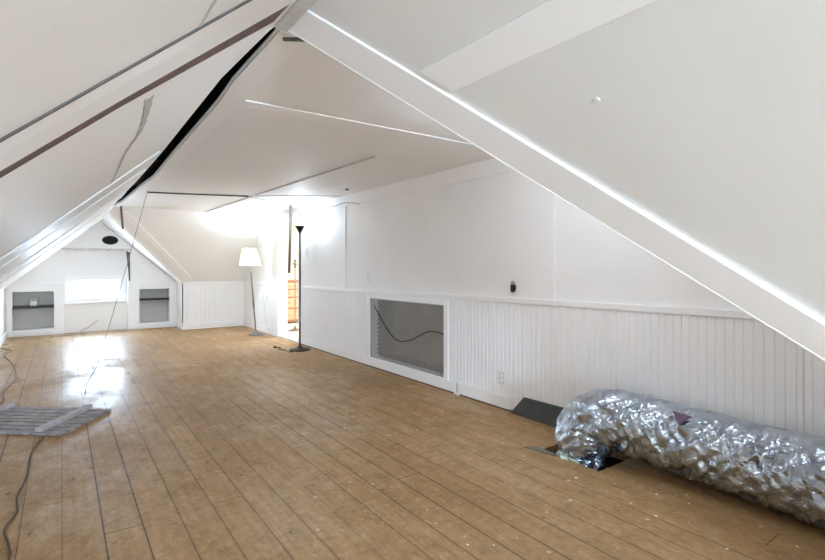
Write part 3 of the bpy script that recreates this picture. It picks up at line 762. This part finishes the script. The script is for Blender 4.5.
# --- wall fittings on the right wall
def plate(name, y, z, w_, h_, label, cat, mat='white_plastic', x=XW, kind='outlet'):
    t = thing(name, (x, y, z), label, cat, 'light switches on the right wall' if kind == 'switch' else 'outlets on the right wall')
    MB().box(x-.008, x, y-w_/2, y+w_/2, z-h_/2, z+h_/2).build('cover_plate', M[mat], parent=t, bevel=.002)
    if kind == 'outlet':
        for dz in (-.022, .022): MB().box(x-.0105, x-.008, y-.016, y+.016, z+dz-.013, z+dz+.013).build('socket', M['wall'], parent=t, bevel=.001)
    else: MB().box(x-.018, x-.008, y-.006, y+.006, z-.014, z+.014).build('toggle', M['line'], parent=t, bevel=.001)
G_ = None
plate('light_switch', 5.534, 1.155, .075, .12, 'white light switch on the smooth wall above the wire mesh opening', 'switch', kind='switch')
plate('light_switch', 7.53, 1.53, .08, .16, 'white light switch on the wall panel right beside the doorway', 'switch', kind='switch')
plate('wall_outlet', 3.13, .28, .075, .12, 'white outlet low on the beadboard near the dark leaning board', 'outlet', x=XW-.012)
plate('wall_outlet', 9.62, .69, .075, .12, 'white outlet on the wainscot behind the white shade lamp, left one', 'outlet', x=XW-.012)
plate('wall_outlet', 9.42, .70, .075, .12, 'white outlet on the wainscot behind the white shade lamp, right one', 'outlet', x=XW-.012)
# black socket with hole
sk = thing('lamp_socket', (XW, 2.985, 1.13), 'small black lamp socket with a pinkish top on the wall above the beadboard rail', 'socket')
m = MB(); m.tube([(XW-.03, 2.985, 1.075), (XW-.03, 2.985, 1.085), (XW-.03, 2.985, 1.135), (XW-.03, 2.985, 1.145)], .02, 16, rs=[.014, .021, .021, .018]); m.build('socket_body', M['black'], parent=sk, smooth=True)
m = MB(); m.tube([(XW-.03, 2.985, 1.145), (XW-.03, 2.985, 1.16), (XW-.03, 2.985, 1.175)], .017, 16, rs=[.018, .018, .010]); m.build('socket_cap', plain('pinkish_grey_cap', srgb(170,150,148), .6), parent=sk, smooth=True)
MB().box(XW-.012, XW, 2.973, 2.997, 1.09, 1.14).build('mounting_plate', M['black'], parent=sk, bevel=.004)
# small plastic clip by baseboard
cl = thing('cable_clip', (XW-.05, 3.72, 0), 'small white clip with a short wire at the foot of the baseboard', 'clip')
MB().box(XW-.062, XW-.032, 3.69, 3.76, .0, .022).build('clip_body', M['white_plastic'], parent=cl, bevel=.004)
MB().tube([(XW-.035, 3.73, .018), (XW-.035, 3.735, .125)], .004, 6).build('short_wire', M['cord_grey'], parent=cl)
o = MB().tube(catmull([(XW-.02, 3.75, .128), (XW-.018, 3.5, .13), (XW-.018, 3.2, .125), (XW-.018, 2.95, .14)], 6), .004, 6).build('baseboard_wire', M['wall'], smooth=True)
tag(o, 'pale wire lying along the top of the baseboard near the dark leaning board', 'wire')
# torn tape line on the left slope
tp = catmull([(.235, 1.80, 0), (.262, 2.1, 0), (.285, 2.5, 0), (.27, 2.9, 0), (.285, 3.5, 0), (.30, 4.22, 0)], 8)
m = MB(); a = []; b = []
for i, q in enumerate(tp):
    wv = .010*(1-i/len(tp)) + .003 + .002*math.sin(i*1.7)
    a.append(lp(q.x-wv, q.y) + nl_*.001); b.append(lp(q.x+wv, q.y) + nl_*.0)
for i in range(len(tp)-1):
    m.slab([a[i], a[i+1], b[i+1], b[i]], nl_*.0025)
tag(m.build('peeling_tape', plain('grey_peeling_tape', srgb(190,187,183), .8)), 'wavy strip of peeling grey seam tape on the left sloping ceiling', 'tape')
# bracket at apex
o = MB().bar((.79, 2.06, ZC-.018), (.90, 1.99, ZC-.018), .02, .012).build('metal_bracket', M['darkgrey'], bevel=.002)
tag(o, 'small grey metal bracket by the near end of the ridge gap', 'bracket')
# ceiling nails? single small hook on near slope
for (x, y) in ((1.32, .86), ):
    p = rp(x, y); o = MB().tube([p, p+nr_*.012], .008, 10).build('nail_head', M['trim']); tag(o, 'white painted nail head on the near right sloping ceiling', 'nail')

# made-up bulb and holder, added to go with the unseen wing fill light
hb = MB().lathe(2.2, 2.0, [(.05, .05), (.045, .02), (.025, 0)], 20, z=ZC-.05).build('added_bulb_holder', M['white_plastic'], kind=S)
MB().lathe(2.2, 2.0, [(.012, .05), (.028, .02), (.022, 0), (.005, -.01)], 16, z=ZC-.10).build('bulb', M['bulb'], parent=hb, smooth=True)
# ------------------------------------------------------------------ lights
def area(name, loc, rot, sx, sy, power, col=(1,1,1)):
    l = bpy.data.lights.new(name, 'AREA'); l.shape = 'RECTANGLE'; l.size = sx; l.size_y = sy; l.energy = power; l.color = col
    o = bpy.data.objects.new(name, l); o.location = loc; o.rotation_euler = rot; C.objects.link(o); return o
def point(name, loc, power, col, r=.03):
    l = bpy.data.lights.new(name, 'POINT'); l.energy = power; l.color = col; l.shadow_soft_size = r
    o = bpy.data.objects.new(name, l); o.location = loc; C.objects.link(o); return o
CW = (.69, .975, 1.29)
point('added_wing_fill', (2.2, 2.0, 2.12), 12, (.86, .97, 1.12), .05)  # unseen fill light added to brighten the side wing
area('added_back_light', ((bx0+bx1)/2, YB+.03, (bz0+bz1)/2), (PI/2, 0, 0), bx1-bx0-.02, bz1-bz0-.02, 182, CW)  # unseen source added behind the camera to light the foreground
area('gable_window_daylight', ((wx0+wx1)/2, YG+.30, (wz0+wz1)/2+.1), (-PI/2-.15, 0, 0), .9, .5, 80, (.74, .985, 1.26))
area('added_doorway_fill', (6.2, 8.9, 1.5), (0, PI/2, 0), 1.3, 1.3, 70, (.76, .985, 1.25))  # added fill through the doorway, brightens the left slope; no window modelled here
area('next_room_ceiling_light', (4.9, 9.6, 2.38), (0, 0, 0), 1.5, 1.5, 30, (.92, .97, 1.08))
point('torchiere_bulb_light', (tx, ty, 1.98), 15, (.80, .985, 1.17), .06)
point('floor_lamp_bulb_light', tuple(lean(1.56)), 34, (.80, .985, 1.17), .05)

wd_ = bpy.data.worlds.new('World'); bpy.context.scene.world = wd_; wd_.use_nodes = True
bg = wd_.node_tree.nodes['Background']; bg.inputs['Color'].default_value = (.93, .97, 1, 1); bg.inputs['Strength'].default_value = 3.0

# ------------------------------------------------------------------ camera
cam = bpy.data.cameras.new('Camera'); co = bpy.data.objects.new('Camera', cam); C.objects.link(co)
co.location = (0, 0, 1.3); th = math.atan(351.5/485)
co.rotation_euler = (PI/2, 0, -th)
cam.sensor_fit = 'HORIZONTAL'; cam.sensor_width = 36; cam.lens = 36*485/825
cam.shift_y = -13/825; cam.clip_start = .02
sc = bpy.context.scene; sc.camera = co
sc.view_settings.view_transform = 'Standard'; sc.view_settings.look = 'None'; sc.view_settings.gamma = 1
sc.view_settings.use_curve_mapping = False; sc.view_settings.exposure = 0.50
try:
    sc.cycles.max_bounces = 16; sc.cycles.diffuse_bounces = 14
except Exception: pass
